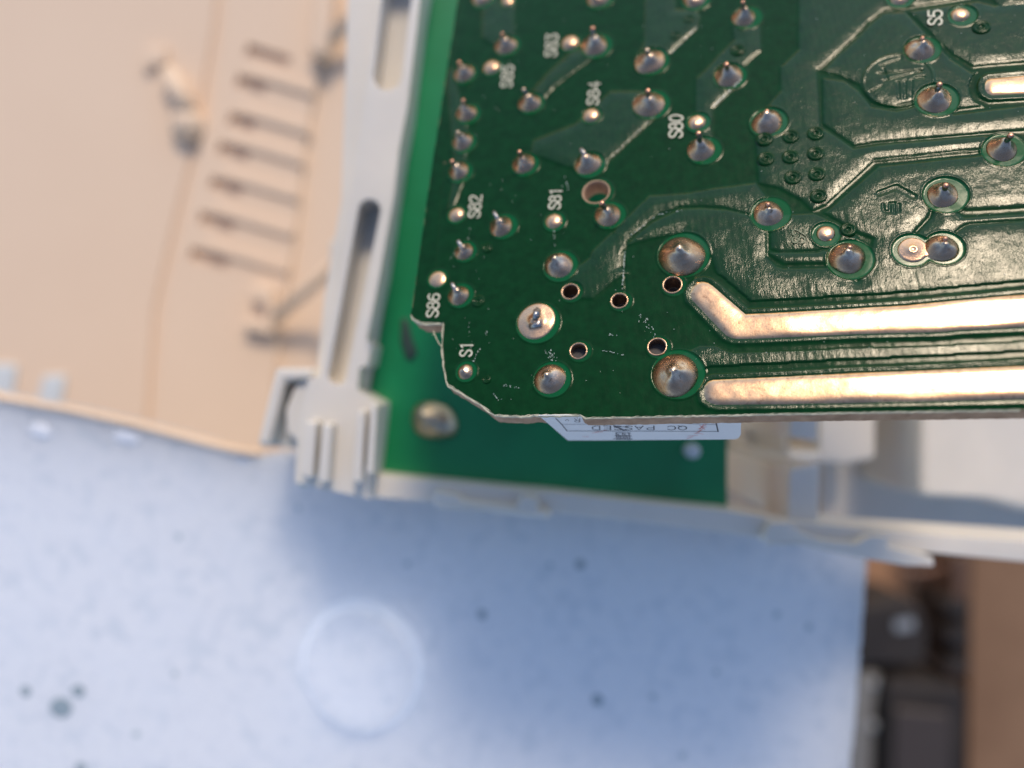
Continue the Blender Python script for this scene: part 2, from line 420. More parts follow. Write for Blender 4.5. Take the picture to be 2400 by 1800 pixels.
# joints: x, y, radius, kind, pin tip pixel offset (dx, dy), opening: (dx, dy, r) or None
J = [
 (1186, 107, 26, 'pin', (-18, -24), (4, 2, 31), 1), (1087, 173, 24, 'pin', (-22, -21), (3, 2, 29), 0), (1094, 266, 24, 'pin', (-12, -29), (4, 3, 30), 0),
 (1084, 333, 24, 'pin', (-11, -27), (4, 3, 30), 0), (1076, 402, 24, 'pin', (-12, -26), (4, 3, 30), 0),
 (1393, 106, 30, 'pin', (-18, -32), (6, 3, 37), 0), (1242, 241, 26, 'pin', (-12, -30), (4, 2, 31), 0), (1228, 385, 27, 'pin', (-13, -30), (4, 2, 32), 1),
 (1377, 384, 29, 'hook', (-14, -24), (6, 3, 36), 0), (1131, -6, 26, 'dome', (0, 0), (4, 2, 31), 0), (1402, -6, 28, 'dome', (0, 0), (5, 2, 34), 0),
 (1174, 531, 27, 'bent', (-12, -25), (7, 0, 34), 0), (1424, 504, 30, 'pin', (-2, -32), (6, 1, 37), 1), (1087, 590, 22, 'bent', (-9, -19), (4, 0, 28), 0),
 (1074, 693, 25, 'bent', (-9, -22), (6, 0, 32), 0), (1307, 622, 34, 'stub', (0, -12), (7, 2, 41), 0), (1257, 753, 45, 'cut', (2, -8), (4, 4, 52), 0),
 (1091, 871, 18.5, 'dome', (0, -4), (2, 0, 26), 0), (1288, 888, 37, 'stub', (1, -19), (6, 1, 45), 0), (1627, -3, 26, 'dome', (0, 0), (5, 3, 33), 0),
 (1743, 42, 26, 'pin', (-4, -36), (8, 1, 35), 0), (1522, 145, 34, 'pin', (-6, -26), (6, 0, 40), 0), (1706, 179, 32, 'pin', (-9, -31), (5, 1, 38), 1),
 (1521, 245, 36, 'pin', (-10, -32), (6, 1, 43), 0), (1643, 350, 31, 'pin', (-3, -42), (8, 3, 39), 1), (1797, 286, 34, 'stub', (-3, -23), (5, 2, 43), 2),
 (1799, 501, 34, 'stub', (-2, -22), (7, 1, 46), 2), (1598, 600, 52, 'stub', (-4, -24), (4, -2, 60), 0), (1584, 880, 54, 'stub', (1, -14), (5, -3, 62), 0),
 (1985, 606, 41, 'stub', (6, -34), (8, 3, 53), 2), (2209, 458, 34, 'pin', (0, -28), (7, 0, 50), 2), (2208, 583, 37, 'stub', (-3, -28), (4, 0, 45), 2),
 (2156, 117, 33, 'stub', (-2, -24), (5, 1, 41), 2), (2190, 234, 37, 'pin', (-2, -34), (5, 2, 48), 2), (2347, 350, 33, 'pin', (3, -36), (5, 3, 47), 0),
]
# rosin-free flat test pads: x, y, r, opening
PADS = [(1152, 158, 20, (2, 1, 24)), (1336, 101, 21, (2, 1, 25)), (1385, 271, 20, (2, 1, 25)), (1070, 503, 19, (1, 1, 24)), (1298, 519, 20, (2, 1, 26)),
        (1025, 654, 20, (1, 0, 25)), (1633, 287, 20, (4, 1, 28)), (1935, 548, 21, (1, 2, 33)), (2139, 587, 33, (-2, 1, 45)), (2250, 36, 20, (5, 2, 32)), (2108, -5, 22, (2, 1, 32)), (1190, 4, 15, (2, 1, 19))]
VIAS = [(1329, 144, 9), (1290, 186, 9), (1142, 582, 11), (1121, 706, 14), (1141, 890, 9), (1614, 48, 12), (1583, 86, 12), (1729, 121, 15), (2299, 67, 18), (1987, 541, 16),
        (1792, 329, 17), (1853, 323, 17), (1911, 316, 17), (1795, 375, 17), (1852, 371, 17), (1911, 363, 17), (1858, 419, 17), (1914, 411, 17), (1918, 462, 17)]
openings = []
for x, y, r, k, tp, op, mt in J: openings.append((*L(x+op[0], y+op[1]), pxr(x, y, op[2])))
for x, y, r, op in PADS: openings.append((*L(x+op[0], y+op[1]), pxr(x, y, op[2])))
hole_open = [(*L(x+4, y+1), pxr(x, y, r+8)) for x, y, r in HOLES]

def emblem(X, Y):
    """round moulded maker's mark: ring, bars and a slanted stroke, all low relief"""
    cx, cy = L(2104, 190); h = np.zeros_like(X)
    r = np.hypot(X-cx, Y-cy); R = pxr(2104, 190, 76)
    h += .05*ss(.09 - abs(r - R), .05) + .04*ss(R - r, .1)
    for pts, wd in [([(2057, 176), (2160, 168)], 5), ([(2062, 158), (2110, 142)], 4), ([(2068, 193), (2098, 186), (2158, 170)], 4), ([(2038, 218), (2066, 205)], 4),
                    ([(2104, 196), (2106, 232)], 7), ([(2120, 194), (2121, 232)], 7), ([(2136, 192), (2134, 226)], 7), ([(2070, 165), (2078, 188)], 6), ([(2146, 186), (2164, 184)], 8)]:
        h -= .05*ss(sd_line(X, Y, LP(pts), pxr(2100, 190, wd)), .05)
    for pts, wd in [([(2068, 480), (2070, 495), (2085, 500), (2085, 478), (2096, 478), (2096, 502)], 5), ([(2106, 480), (2106, 498)], 5), ([(2060, 455), (2100, 440), (2140, 462)], 14)]:
        h -= .07*ss(sd_line(X, Y, LP(pts), pxr(2080, 480, wd)), .05)
    return h

_cache = {}
def board_fields(X, Y):
    if 'c' in _cache: return _cache['c']
    sdc = np.full(X.shape, -9.0)
    for p in copper_l: sdc = np.maximum(sdc, sd_poly(X, Y, p))
    for pts, wd in GROOVES: sdc = np.minimum(sdc, -sd_line(X, Y, LP(pts), pxr(2200, 400, wd)))
    trs = np.full(X.shape, -9.0)
    for p in traces: trs = np.maximum(trs, sd_poly(X, Y, p))
    # clear band either side of the bare tracks, then copper shoulder
    sdc = np.where((trs > -1.0) & (trs < -.42), np.minimum(sdc, np.maximum(-.42 - .0 - trs, 0) * -1 + .0), sdc)
    sdc = np.maximum(sdc, trs + .40)
    joint = np.full(X.shape, -9.0)
    for x, y, r in openings: joint = np.maximum(joint, r - np.hypot(X-x, Y-y))
    hop = np.full(X.shape, -9.0)
    for x, y, r in hole_open: hop = np.maximum(hop, r - np.hypot(X-x, Y-y))
    _cache['c'] = (sdc, trs, joint, hop); return _cache['c']
def board_sdf(X, Y):
    s = sd_poly(X, Y, outline)
    for x, y, r in holes: s = np.minimum(s, np.hypot(X-x, Y-y) - r*1.02)
    return s
def board_h(X, Y, S):
    sdc, trs, joint, hop = board_fields(X, Y)
    h = .050*ss(sdc, .22) + .075*ss(sdc-.30, .70)
    h += .012*smooth_noise(X, Y, 1.6, 3) + .006*smooth_noise(X, Y, 5.0, 4)
    h += emblem(X, Y)
    h -= .05*ss(trs + .03, .06)
    h += .035*np.exp(-((trs + .30)/.07)**2)
    h += .05*np.exp(-((joint + .05)/.055)**2)
    h = h*(1 - ss(joint, .05)) + .018*ss(joint, .05)
    h += .03*np.exp(-((hop + .03)/.05)**2)
    h = h*(1 - ss(hop, .05)) + .02*ss(hop, .05)
    for pts in ([(1042, 380), (1035, 481), (1018, 720)], [(1085, -60), (1058, 160)], [(1468, 700), (1462, 590)]):
        h -= .025*ss(sd_line(X, Y, LP(pts), .16), .05)
    h = h * ss(S - .1, .12)
    return h
def a_cop(X, Y, S): return ss(board_fields(X, Y)[0], .07) * (1 - ss(board_fields(X, Y)[3], .04))
def a_open(X, Y, S):
    sdc, trs, joint, hop = board_fields(X, Y)
    return np.maximum(ss(joint, .04), .55*ss(hop, .04))
lx = [p[0] for p in outline]; ly = [p[1] for p in outline]
mask = field_mesh('solder_mask', min(lx)-.2, max(lx)+.2, min(ly)-.2, max(ly)+.2, .072, board_sdf, board_h, m_mask, board, {'copper': a_cop, 'opening': a_open})
_cache.clear()

def circ(x, y, r, n=36): return [(x + r*math.cos(2*math.pi*i/n), y + r*math.sin(2*math.pi*i/n)) for i in range(n)]
sb = MB(); sb.prism([outline] + [circ(*h) for h in holes], -.03, -1.6, world=False)
sb.build('laminate_core', m_fr4, board)

# frayed rim of torn glass fibre round the snapped edge
fr = MB()
def lp3(x, y, h): a = L(x, y); return (a[0]*MM, a[1]*MM, h*MM)
seg = [p for p in dense if p[1] > 735 and p[0] < 2500]
rim = []
for i in range(len(seg) - 1):
    a, b2 = LP([seg[i], seg[i+1]]); dx, dy = b2[0]-a[0], b2[1]-a[1]; ln = math.hypot(dx, dy) or 1
    rim.append((a, (-dy/ln, dx/ln), seg[i]))
vs = []; fs = []
for i, (a, nn, p) in enumerate(rim):
    torn = p[0] < 1372
    o1 = .03 + random.random()*(.07 if torn else .03); i1 = -.02 - random.random()*(.09 if torn else .05)
    lo = -.22 if torn else -.12
    s = -1  # outline runs so that outside is on the right
    vs += [((a[0]+s*-nn[0]*i1*-1)*MM, (a[1]+s*-nn[1]*i1*-1)*MM, .012*MM),
           ((a[0]+s*nn[0]*o1)*MM, (a[1]+s*nn[1]*o1)*MM, -.03*MM),
           ((a[0]+s*nn[0]*o1*.9)*MM, (a[1]+s*nn[1]*o1*.9)*MM, (lo - random.random()*.12)*MM)]
for i in range(len(rim) - 1):
    b0 = 3*i; fs += [(b0, b0+1, b0+4, b0+3), (b0+1, b0+2, b0+5, b0+4)]
fr.add(vs, fs); fr.build('frayed_rim', m_fray, board)
fb = MB()
tube(fb, [lp3(1010, 768, -.6), lp3(1014, 777, -.5), lp3(1019, 788, -.4), lp3(1027, 803, -.25), lp3(1036, 812, -.05)], [.05, .04, .035, .035, .03], 6)
tube(fb, [lp3(1013, 776, -.5), lp3(1008, 780, -.45)], [.035, .02], 6)
tube(fb, [lp3(962, 735, -.1), lp3(966, 748, -.1), lp3(976, 754, -.2), lp3(985, 758, -.3)], [.04, .06, .09, .05], 6)
fb.build('loose_fibre', m_fray, board)

# joints
jm = {}
for k, (x, y, r, kind, tp, op, mt) in enumerate(J):
    cx, cy = L(x, y); R = pxr(x, y, r); mb = MB(); rr = random.Random(k)
    tx, ty = L(x+tp[0], y+tp[1])
    # height whose perspective shift plus lean gives the seen tip
    nx, ny = L(1700, 1700); dn = math.hypot(cx-nx, cy-ny); seen = math.hypot(tx-cx, ty-cy)
    Hh = max(.55, min(1.9, D*seen/(dn+seen)))
    ang = rr.uniform(0, 3.14); ell = rr.uniform(1.0, 1.08)
    if kind in ('pin', 'bent', 'hook'):
        rp = .2
        hf = min(.95, Hh*.62)
        prof = [(R, .015), (R*.98, .07), (R*.9, .15), (R*.76, .24*hf/.8), (R*.62, .37*hf/.8), (R*.48, .52*hf/.8), (R*.37, .68*hf/.8), (rp*1.35, hf*.98), (rp*.6, hf*1.08)]
    elif kind == 'stub':
        hd = R*.62
        prof = [(R*math.cos(a)**.9, .02 + hd*math.sin(a)**1.15) for a in [i*math.pi/2/9 for i in range(9)]] + [(R*.06, hd*1.01)]
        prof = [(R, .015), (R*.97, .10*hd), (R*.88, .30*hd), (R*.74, .54*hd), (R*.56, .76*hd), (R*.38, .94*hd), (R*.26, 1.12*hd), (R*.17, 1.32*hd), (R*.06, 1.42*hd)]
    elif kind == 'cut':
        prof = [(R, .015), (R*.985, .06), (R*.9, .09), (R*.6, .11), (R*.42, .16), (R*.32, .3), (R*.22, .42), (R*.1, .45)]
    else:
        hd = R*.55
        prof = [(R, .015), (R*.97, .14*hd), (R*.86, .42*hd), (R*.7, .66*hd), (R*.5, .85*hd), (R*.3, .97*hd), (R*.12, 1.05*hd), (R*.04, 1.1*hd)]
    hs = rr.uniform(.82, 1.12) if kind in ('stub', 'dome') else 1
    lathe(mb, cx, cy, [(a_, h_*hs) for a_, h_ in prof], 40, .07, ell, ang, k, top=(rr.uniform(-.12, .12)*R, rr.uniform(-.12, .12)*R), wobh=.14)
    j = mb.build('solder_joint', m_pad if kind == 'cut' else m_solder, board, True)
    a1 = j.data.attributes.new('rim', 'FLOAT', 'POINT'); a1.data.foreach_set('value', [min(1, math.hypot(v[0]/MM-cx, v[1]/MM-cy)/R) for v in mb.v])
    if kind in ('pin', 'hook', 'bent'):
        lean = .12*Hh
        vx, vy = (rr.uniform(-1, 1)*lean, rr.uniform(-1, 1)*lean)
        p = MB(); e = (cx+vx, cy+vy)
        rad = .17 if r < 29 else .2
        if kind == 'pin':
            tube(p, [(cx*MM, cy*MM, .3*MM), ((cx+vx*.6)*MM, (cy+vy*.6)*MM, Hh*.7*MM), (e[0]*MM, e[1]*MM, (Hh-.06)*MM), (e[0]*MM, e[1]*MM, Hh*MM)], [rad, rad, rad, rad*.7])
            pn = p.build('pin', m_pin, j, True)
            q = MB(); lathe(q, e[0], e[1], [(rad*1.02, Hh-.22), (rad*1.12, Hh-.08), (rad*.95, Hh+.04), (rad*.5, Hh+.1)], 14, .08, seed=k, wobh=0)
            for i in range(len(q.v)): pass
            if mt != 3: q.build('pin_tip', m_copper if (mt or k % 3) else m_solder, j, True)
        else:
            dx, dy = L(x+tp[0], y+tp[1]); hb = .62*Hh
            # clinched lead: rises then folds over to one side
            mx = cx + (dx-cx)*.25; my = cy + (dy-cy)*.25
            tube(p, [(cx*MM, cy*MM, .3*MM), (mx*MM, my*MM, hb*MM), ((cx+(dx-cx)*.62)*MM, (cy+(dy-cy)*.62)*MM, hb*.98*MM), ((cx+(dx-cx)*.85)*MM, (cy+(dy-cy)*.85)*MM, hb*.8*MM)], [rad*1.1, rad*1.05, rad, rad*.9], 10)
            p.build('pin', m_pin, j, True)
    elif kind == 'cut':
        p = MB(); ex_, ey_ = L(x+6, y-16); e2 = L(x+8, y+12); e3 = L(x-14, y+14)
        tube(p, [(cx*MM, cy*MM, .2*MM), (ex_*MM, ey_*MM, .62*MM), (ex_*MM, ey_*MM, .72*MM)], [.38, .33, .27], 5)
        tube(p, [(*[c_*MM for c_ in e3], .12*MM), (*[c_*MM for c_ in e2], .30*MM), (ex_*MM, ey_*MM, .34*MM)], [.26, .3, .2], 7)
        p.build('cut_lead', m_pin, j, True)
    elif kind == 'stub' and mt == 2:
        p = MB(); ex_, ey_ = L(x+tp[0]*.28, y+tp[1]*.25); zt = R*.62*1.3
        tube(p, [(cx*MM, cy*MM, .2*MM), (ex_*MM, ey_*MM, zt*MM), (ex_*MM, ey_*MM, (zt+.16)*MM)], [.2, .19, .14], 10)
        p.build('pin_tip', m_copper, j, True)
for k, (x, y, r, op) in enumerate(PADS):
    cx, cy = L(x, y); R = pxr(x, y, r); mb = MB()
    flat = k in (5, 8)
    hd = .12 if flat else R*.42
    prof = [(R, .015), (R*.96, .25*hd), (R*.85, .55*hd), (R*.65, .82*hd), (R*.4, .97*hd), (R*.15, hd*1.02)]
    if k == 8: prof = [(R, .02), (R*.96, .09), (R*.85, .13), (R*.35, .14), (R*.28, .2), (R*.2, .2), (R*.12, .15)]
    lathe(mb, cx, cy, prof, 30, .035, 1.03, k, k+50, wobh=.06)
    o = mb.build('test_pad', m_pad, board, True)
    if k == 8:
        b2 = MB(); cx2, cy2 = L(2172, 590); b2l = LP([(2160, 575), (2176, 578), (2180, 600), (2160, 604)])
        b2.prism([b2l], .12, .02, world=False); b2.build('solder_bridge', m_pad, board, bevel=.05)
# vias: lacquered eyelets
for k, (x, y, r) in enumerate(VIAS):
    cx, cy = L(x, y); R = pxr(x, y, r); mb = MB()
    prof = [(R*1.15, .10), (R*1.0, .17), (R*.88, .205), (R*.78, .17), (R*.66, .13), (R*.58, .15), (R*.50, .185), (R*.40, .17), (R*.33, .11), (R*.25, .07), (R*.1, .06)]
    sc = .55 if x < 1500 else .85
    prof = [(a, h*sc - .02 + (.10 if x > 1700 else .02)) for a, h in prof]
    lathe(mb, cx, cy, prof, 28, .02, 1.0, 0, k+90)
    v = mb.build('via', m_mask, board, True)
    a1 = v.data.attributes.new('copper', 'FLOAT', 'POINT'); a1.data.foreach_set('value', [.25]*len(v.data.vertices))
# plated through holes
for k, (x, y, r) in enumerate(holes):
    mb = MB()
    prof = [(r*1.16, .03), (r*1.12, .07), (r*1.03, .075), (r*.98, .03), (r*.97, -.4), (r*.97, -1.7)] if k else [(r*1.10, .025), (r*1.06, .045), (r*1.0, .02), (r*.985, -.3), (r*.985, -1.62)]
    lathe(mb, x, y, prof, 36, .006, 1.0, 0, k+200, close=False)
    o = mb.build('hole_wall', m_hole if k else m_fr4, board, True)
    if k:
        q = MB(); lathe(q, x, y, [(r*1.17, .035), (r*1.13, .085), (r*1.04, .085), (r*.985, .03)], 36, .03, 1.0, 0, k+210, close=False)
        q.build('hole_ring', m_pad, board, True)
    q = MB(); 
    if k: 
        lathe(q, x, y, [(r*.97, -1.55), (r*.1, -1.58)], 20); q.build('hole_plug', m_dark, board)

# bare tinned tracks
for k, tr in enumerate(traces):
    xs_ = [p[0] for p in tr]; ys_ = [p[1] for p in tr]
    def hf(X, Y, S, k=k):
        s = np.maximum(S, 0)
        return .03 + .13*(1-np.exp(-s/.22)) + .05*smooth_noise(X, Y, .8, 20+k)*np.minimum(1, s/.4) + .006*smooth_noise(X, Y, 4, 30+k)*np.minimum(1, s/.3)
    field_mesh('tinned_track', min(xs_)-.1, max(xs_)+.1, min(ys_)-.1, max(ys_)+.1, .1, lambda X, Y, tr=tr: sd_poly(X, Y, tr), hf, m_tin, board)

# silkscreen characters as strokes
def arc(cx, cy, rx, ry, n=18): return [(cx + rx*math.cos(2*math.pi*i/n), cy + ry*math.sin(2*math.pi*i/n)) for i in range(n)]
G = {
 'S': [([(.58, .80), (.50, .94), (.31, 1), (.12, .95), (.02, .80), (.06, .64), (.22, .55), (.40, .47), (.56, .36), (.60, .22), (.50, .06), (.30, 0), (.10, .05), (.01, .2)], False)],
 '8': [(arc(.3, .76, .24, .23), True), (arc(.3, .27, .29, .27), True)],
 '0': [(arc(.3, .5, .27, .5, 24), True)],
 '1': [([(.18, .84), (.36, 1), (.36, 0)], False)],
 '2': [([(.03, .78), (.10, .94), (.30, 1), (.50, .94), (.57, .78), (.50, .58), (.03, 0), (.60, 0)], False)],
 '3': [([(.04, 1), (.56, 1), (.28, .60), (.48, .54), (.58, .32), (.50, .08), (.28, 0), (.08, .05), (.0, .2)], False)],
 '4': [([(.46, 0), (.46, 1), (.02, .3), (.62, .3)], False)],
 '5': [([(.54, 1), (.09, 1), (.05, .57), (.28, .64), (.50, .56), (.59, .33), (.50, .08), (.28, 0), (.08, .05), (0, .18)], False)],
 '6': [([(.54, .9), (.36, 1), (.14, .88), (.02, .6), (.01, .3), (.10, .08), (.30, 0), (.50, .08), (.59, .3), (.50, .52), (.30, .60), (.10, .52), (.02, .34)], False)],
}
def silk(text, xl, xr, yt, yb, slant=.09, h=.10, m=m_silk, wd=None, name='printed_mark'):
    adv = (yb - yt) / (len(text) - .12); mb = MB(); wpx = wd or (xr - xl) * .135
    for i, ch in enumerate(text):
        for pts, cl in G[ch]:
            q = []
            for gx, gy in pts:
                y = yb - (i*adv + gx/.6*adv*.84); x = xr - gy*(xr-xl) + (yb - y)*slant
                q.append(L(x, y))
            ribbon(mb, q, pxr(xr, yb, wpx), lambda a, b_: (a*MM, b_*MM, h*MM), cl)
    o = mb.build(name, m, board)
    s = o.modifiers.new('solid', 'SOLIDIFY'); s.thickness = .03*MM; s.offset = -1
    return o
silk('S83', 1277, 1304, 81, 134); silk('S85', 1174, 1200, 154, 206); silk('S84', 1376, 1402, 194, 247); silk('S82', 1098, 1125, 459, 511)
silk('S81', 1286, 1313, 443, 491); silk('S86', 1000, 1027, 689, 744); silk('S1', 1078, 1106, 804, 836); silk('S80', 1568, 1599, 270, 324, .03); silk('S5', 2174, 2206, 28, 63, .02, .22)
mk = simple('lacquered_print', (.10, .14, .07), rough=.25)
silk('S2', 1856, 1886, 540, 573, .02, .20, mk, 3)

# dust, fluff and scratches lying on the lacquer
db = MB()
def fleck(x, y, ln, a, wd):
    x0, y0 = L(x, y); hx, hy = math.cos(a)*ln/2, math.sin(a)*ln/2; px_, py_ = -math.sin(a)*wd/2, math.cos(a)*wd/2
    z = .13
    db.add([((x0-hx-px_)*MM, (y0-hy-py_)*MM, z*MM), ((x0+hx-px_)*MM, (y0+hy-py_)*MM, z*MM), ((x0+hx+px_)*MM, (y0+hy+py_)*MM, (z+.02)*MM), ((x0-hx+px_)*MM, (y0-hy+py_)*MM, (z+.02)*MM)], [(0, 1, 2, 3)])
def trail(a, b_, n, wd=.035, jit=2, ln=.1):
    for i in range(n):
        s = random.random(); x = a[0] + (b_[0]-a[0])*s + random.uniform(-jit, jit); y = a[1] + (b_[1]-a[1])*s + random.uniform(-jit, jit)
        d0 = L(*a); d1 = L(*b_)
        fleck(x, y, ln*random.uniform(.4, 1.4), math.atan2(d1[1]-d0[1], d1[0]-d0[0]) + random.uniform(-.5, .5), wd*random.uniform(.5, 1.3))
trail((1465, 592), (1459, 680), 60, .04, 1.3); trail((1297, 535), (1302, 582), 12); trail((1324, 414), (1333, 448), 12, jit=1)
trail((1415, 822), (1465, 834), 10); trail((1430, 786), (1448, 788), 6); trail((1157, 923), (1169, 940), 10, jit=1); trail((1178, 902), (1222, 912), 12, jit=3)
trail((1280, 820), (1300, 845), 22, .05, 7); trail((1110, 848), (1128, 815), 12); trail((1100, 745), (1104, 830), 8); trail((1103, 535), (1098, 562), 8, jit=1)
trail((1070, 590), (1056, 610), 8); trail((1140, 772), (1143, 788), 6); trail((1470, 560), (1540, 505), 14); trail((1540, 505), (1600, 495), 10)
trail((1535, 274), (1416, 386), 46, .04, 1.4); trail((1672, 252), (1739, 187), 34, .05, 1.2, .16); trail((1570, 130), (1634, 66), 26, .04, 1.2, .14)
trail((1510, 750), (1540, 795), 14, .045, 5); trail((1500, 735), (1500, 755), 6)
for _ in range(230):
    x = random.uniform(1050, 2400); y = random.uniform(0, 960)
    fleck(x, y, random.uniform(.02, .07), random.uniform(0, 3), random.uniform(.02, .045))
tag(db.build('dust_flecks', m_dust, board), kind='stuff')

# component hanging under the bottom edge with a white inspection sticker
E0 = np.array(B(1400, 978)) ; FN = -EY        # face plane: contains the edge direction and the board normal
E0 = E0 + EY*.25
def FP(x, y):
    r = ray(x, y); t_ = E0.dot(FN) / r.dot(FN); p = r*t_ - ORG
    return (p.dot(EX), p.dot(N))              # along the edge, height (negative = under the board)
Y0 = float((E0 - ORG).dot(EY))
def fp3(a, h, off=0.0): return (a*MM, (Y0 - off)*MM, h*MM)
def face_poly(pts, off, back):
    q = [FP(*p) for p in pts]; n = len(q); mb = MB()
    area = sum(q[i][0]*q[(i+1) % n][1] - q[(i+1) % n][0]*q[i][1] for i in range(n))
    if area < 0: q = q[::-1]
    vs = [fp3(a, h, off) for a, h in q] + [fp3(a, h, -back) for a, h in q]
    fs = [tuple(range(n)), tuple(reversed(range(n, 2*n)))] + [(i, n+i, n+(i+1) % n, (i+1) % n) for i in range(n)]
    mb.add(vs, fs); return mb
comp = face_poly([(1262, 980), (1272, 980), (1302, 1008), (1332, 1029), (1724, 1026), (1732, 1020), (1735, 985), (1735, 975)], .0, 7.0).build('component_body', m_dark, board)
lab = face_poly([(1262, 972), (1272, 980), (1310, 1013), (1331, 1030.5), (1400, 1030.5), (1600, 1029), (1722, 1028), (1731, 1025), (1736, 1017), (1737, 985), (1737, 968)], .06, -.01).build('sticker', m_label, comp)
tag(lab, label='white inspection sticker printed QC PASSED upside down')
pr = MB(); pl = lambda a, h: fp3(a, h, .075)
def ln(pts, wd, mbx): ribbon(mbx, [FP(*p) for p in pts], wd, pl)
ln([(1303, 979), (1317, 993), (1329, 1008), (1500, 1008.3), (1682, 1009)], .08, pr)
ln([(1683, 1009.5), (1678, 988)], .10, pr); ln([(1318, 992.5), (1374, 992)], .045, pr); ln([(1604, 991), (1678, 993)], .045, pr)
GL = {'Q': [(arc(.38, .5, .38, .48, 20), True), ([(.5, .2), (.78, -.06)], False)],
 'C': [([(.74, .78), (.6, .94), (.38, 1), (.12, .88), (0, .5), (.12, .12), (.38, 0), (.6, .06), (.74, .22)], False)],
 'P': [([(0, 0), (0, 1), (.45, 1), (.62, .9), (.62, .6), (.45, .48), (0, .48)], False)],
 'A': [([(0, 0), (.38, 1), (.76, 0)], False), ([(.14, .35), (.62, .35)], False)],
 'S': [([(x/.6*.66, y) for x, y in G['S'][0][0]], False)],
 'E': [([(.6, 1), (0, 1), (0, 0), (.62, 0)], False), ([(0, .52), (.52, .52)], False)],
 'D': [([(0, 0), (0, 1), (.38, 1), (.66, .8), (.68, .3), (.38, 0), (0, 0)], False)],
 'R': [([(0, 0), (0, 1), (.45, 1), (.62, .9), (.62, .6), (.45, .5), (0, .5)], False), ([(.36, .5), (.66, 0)], False)],
 'V': [([(0, 1), (.33, 0), (.66, 1)], False)]}
def lab_text(s, x_right, x_left, y_top, y_bot, mbx, wd=.085):
    """upside-down lettering: first letter at the right"""
    adv = (x_right - x_left) / len(s)
    for i, ch in enumerate(s):
        if ch == ' ': continue
        for pts, cl in GL[ch]:
            q = [FP(x_right - (i + gx*.98)*adv, y_top + (y_bot-y_top)*gy) for gx, gy in pts]
            ribbon(mbx, q, wd, pl, cl)
lab_text('QC PASSED', 1609, 1380, 996.2, 1005.5, pr)
lab_text('R', 1359, 1340, 979, 987, pr, .05); lab_text('V', 1333, 1321, 980, 984, pr, .04)
pr.build('black_lettering', m_ink, comp)
sm = MB()
for i in range(5):
    ln([(1448 - i*2, 998 + i*7.0), (1472 + i*2, 998.6 + i*7.0)], .10 + .02*i, sm)
for i in range(7): ln([(1444 + i*5, 1012 + (i % 3)*3), (1446 + i*5, 1028)], .10, sm)
ln([(1440, 996), (1462, 1006)], .2, sm)
sm.build('smudged_date_stamp', m_smear, comp)
rd = MB()
for a_, b_ in [((1655, 993), (1643, 1000)), ((1650, 992), (1640, 1004)), ((1656, 998), (1636, 1003)), ((1648, 1002), (1636, 1010)), ((1645, 1007), (1630, 1009)), ((1640, 1010), (1628, 1014)), ((1648, 1015), (1628, 1013)), ((1635, 1018), (1612, 1020)), ((1624, 1021), (1610, 1026)),
              ((1422, 1006), (1395, 1010)), ((1412, 1010), (1388, 1013)), ((1379, 1021.5), (1367, 1021)), ((1640, 995), (1652, 1004))]:
    ln([a_, b_], .05, rd)
rd.build('red_stamp', m_red, comp)

# ------------------------------------------------------------------ background materials
m_cover, t, b = mat('cover_plastic')
vec = coords(t); n_ = noise(t, vec, .03, 3)
t.links.new(mixc(t, n_, (.74, .56, .41), (.80, .62, .46)), b.inputs['Base Color']); b.inputs['Roughness'].default_value = .5
m_foam, t, b = mat('styrofoam')
vec = coords(t)
vo = node(t, 'ShaderNodeTexVoronoi', feature='F1'); vo.inputs['Scale'].default_value = .62
t.links.new(vec, vo.inputs['Vector'])
cell = ramp(t, vo.outputs['Distance'], [(.0, (.77, .81, .87)), (.62, (.75, .79, .86)), (.85, (.66, .72, .80))])
t.links.new(mixc(t, maprange(t, noise(t, vec, .12, 3), .4, .65, 0, .5), cell, (.74, .79, .87)), b.inputs['Base Color'])
b.inputs['Roughness'].default_value = .75
bump(t, b, math_(t, 'MULTIPLY', vo.outputs['Distance'], -1.0), .22, .8)
b.subsurface_method = 'BURLEY'; b.inputs['Subsurface Weight'].default_value = .82
b.inputs['Subsurface Radius'].default_value = (1.0, .97, .92); b.inputs['Subsurface Scale'].default_value = .040
m_pit = simple('pit_shade', (.28, .36, .42), rough=.8)
m_white = simple('white_plastic', (.66, .63, .58), (.72, .68, .62), rough=.42, nscale=.15, sss=.15)
m_pale = simple('pale_plastic', (.62, .66, .68), rough=.4)
m_cream = simple('cream_plastic', (.66, .48, .33), (.72, .53, .37), rough=.5, nscale=.03)
m_cream2 = simple('pale_cream_plastic', (.74, .64, .57), (.76, .65, .56), rough=.5, nscale=.03)
m_board2 = simple('second_board_lacquer', (.003, .17, .055), (.004, .24, .085), rough=.3, nscale=.08)
m_blotch = simple('joint_shadow', (.02, .05, .045), rough=.5)
m_wood = simple('brown_table', (.28, .15, .085), (.40, .23, .14), rough=.55, nscale=.02)
m_plank = simple('plank', (.19, .105, .055), (.25, .145, .08), rough=.6, nscale=.04)
m_black = simple('black_plastic', (.014, .010, .009), (.026, .020, .017), rough=.75, nscale=.1)
m_chrome = simple('grey_metal', (.45, .45, .43), rough=.35, metal=.6)

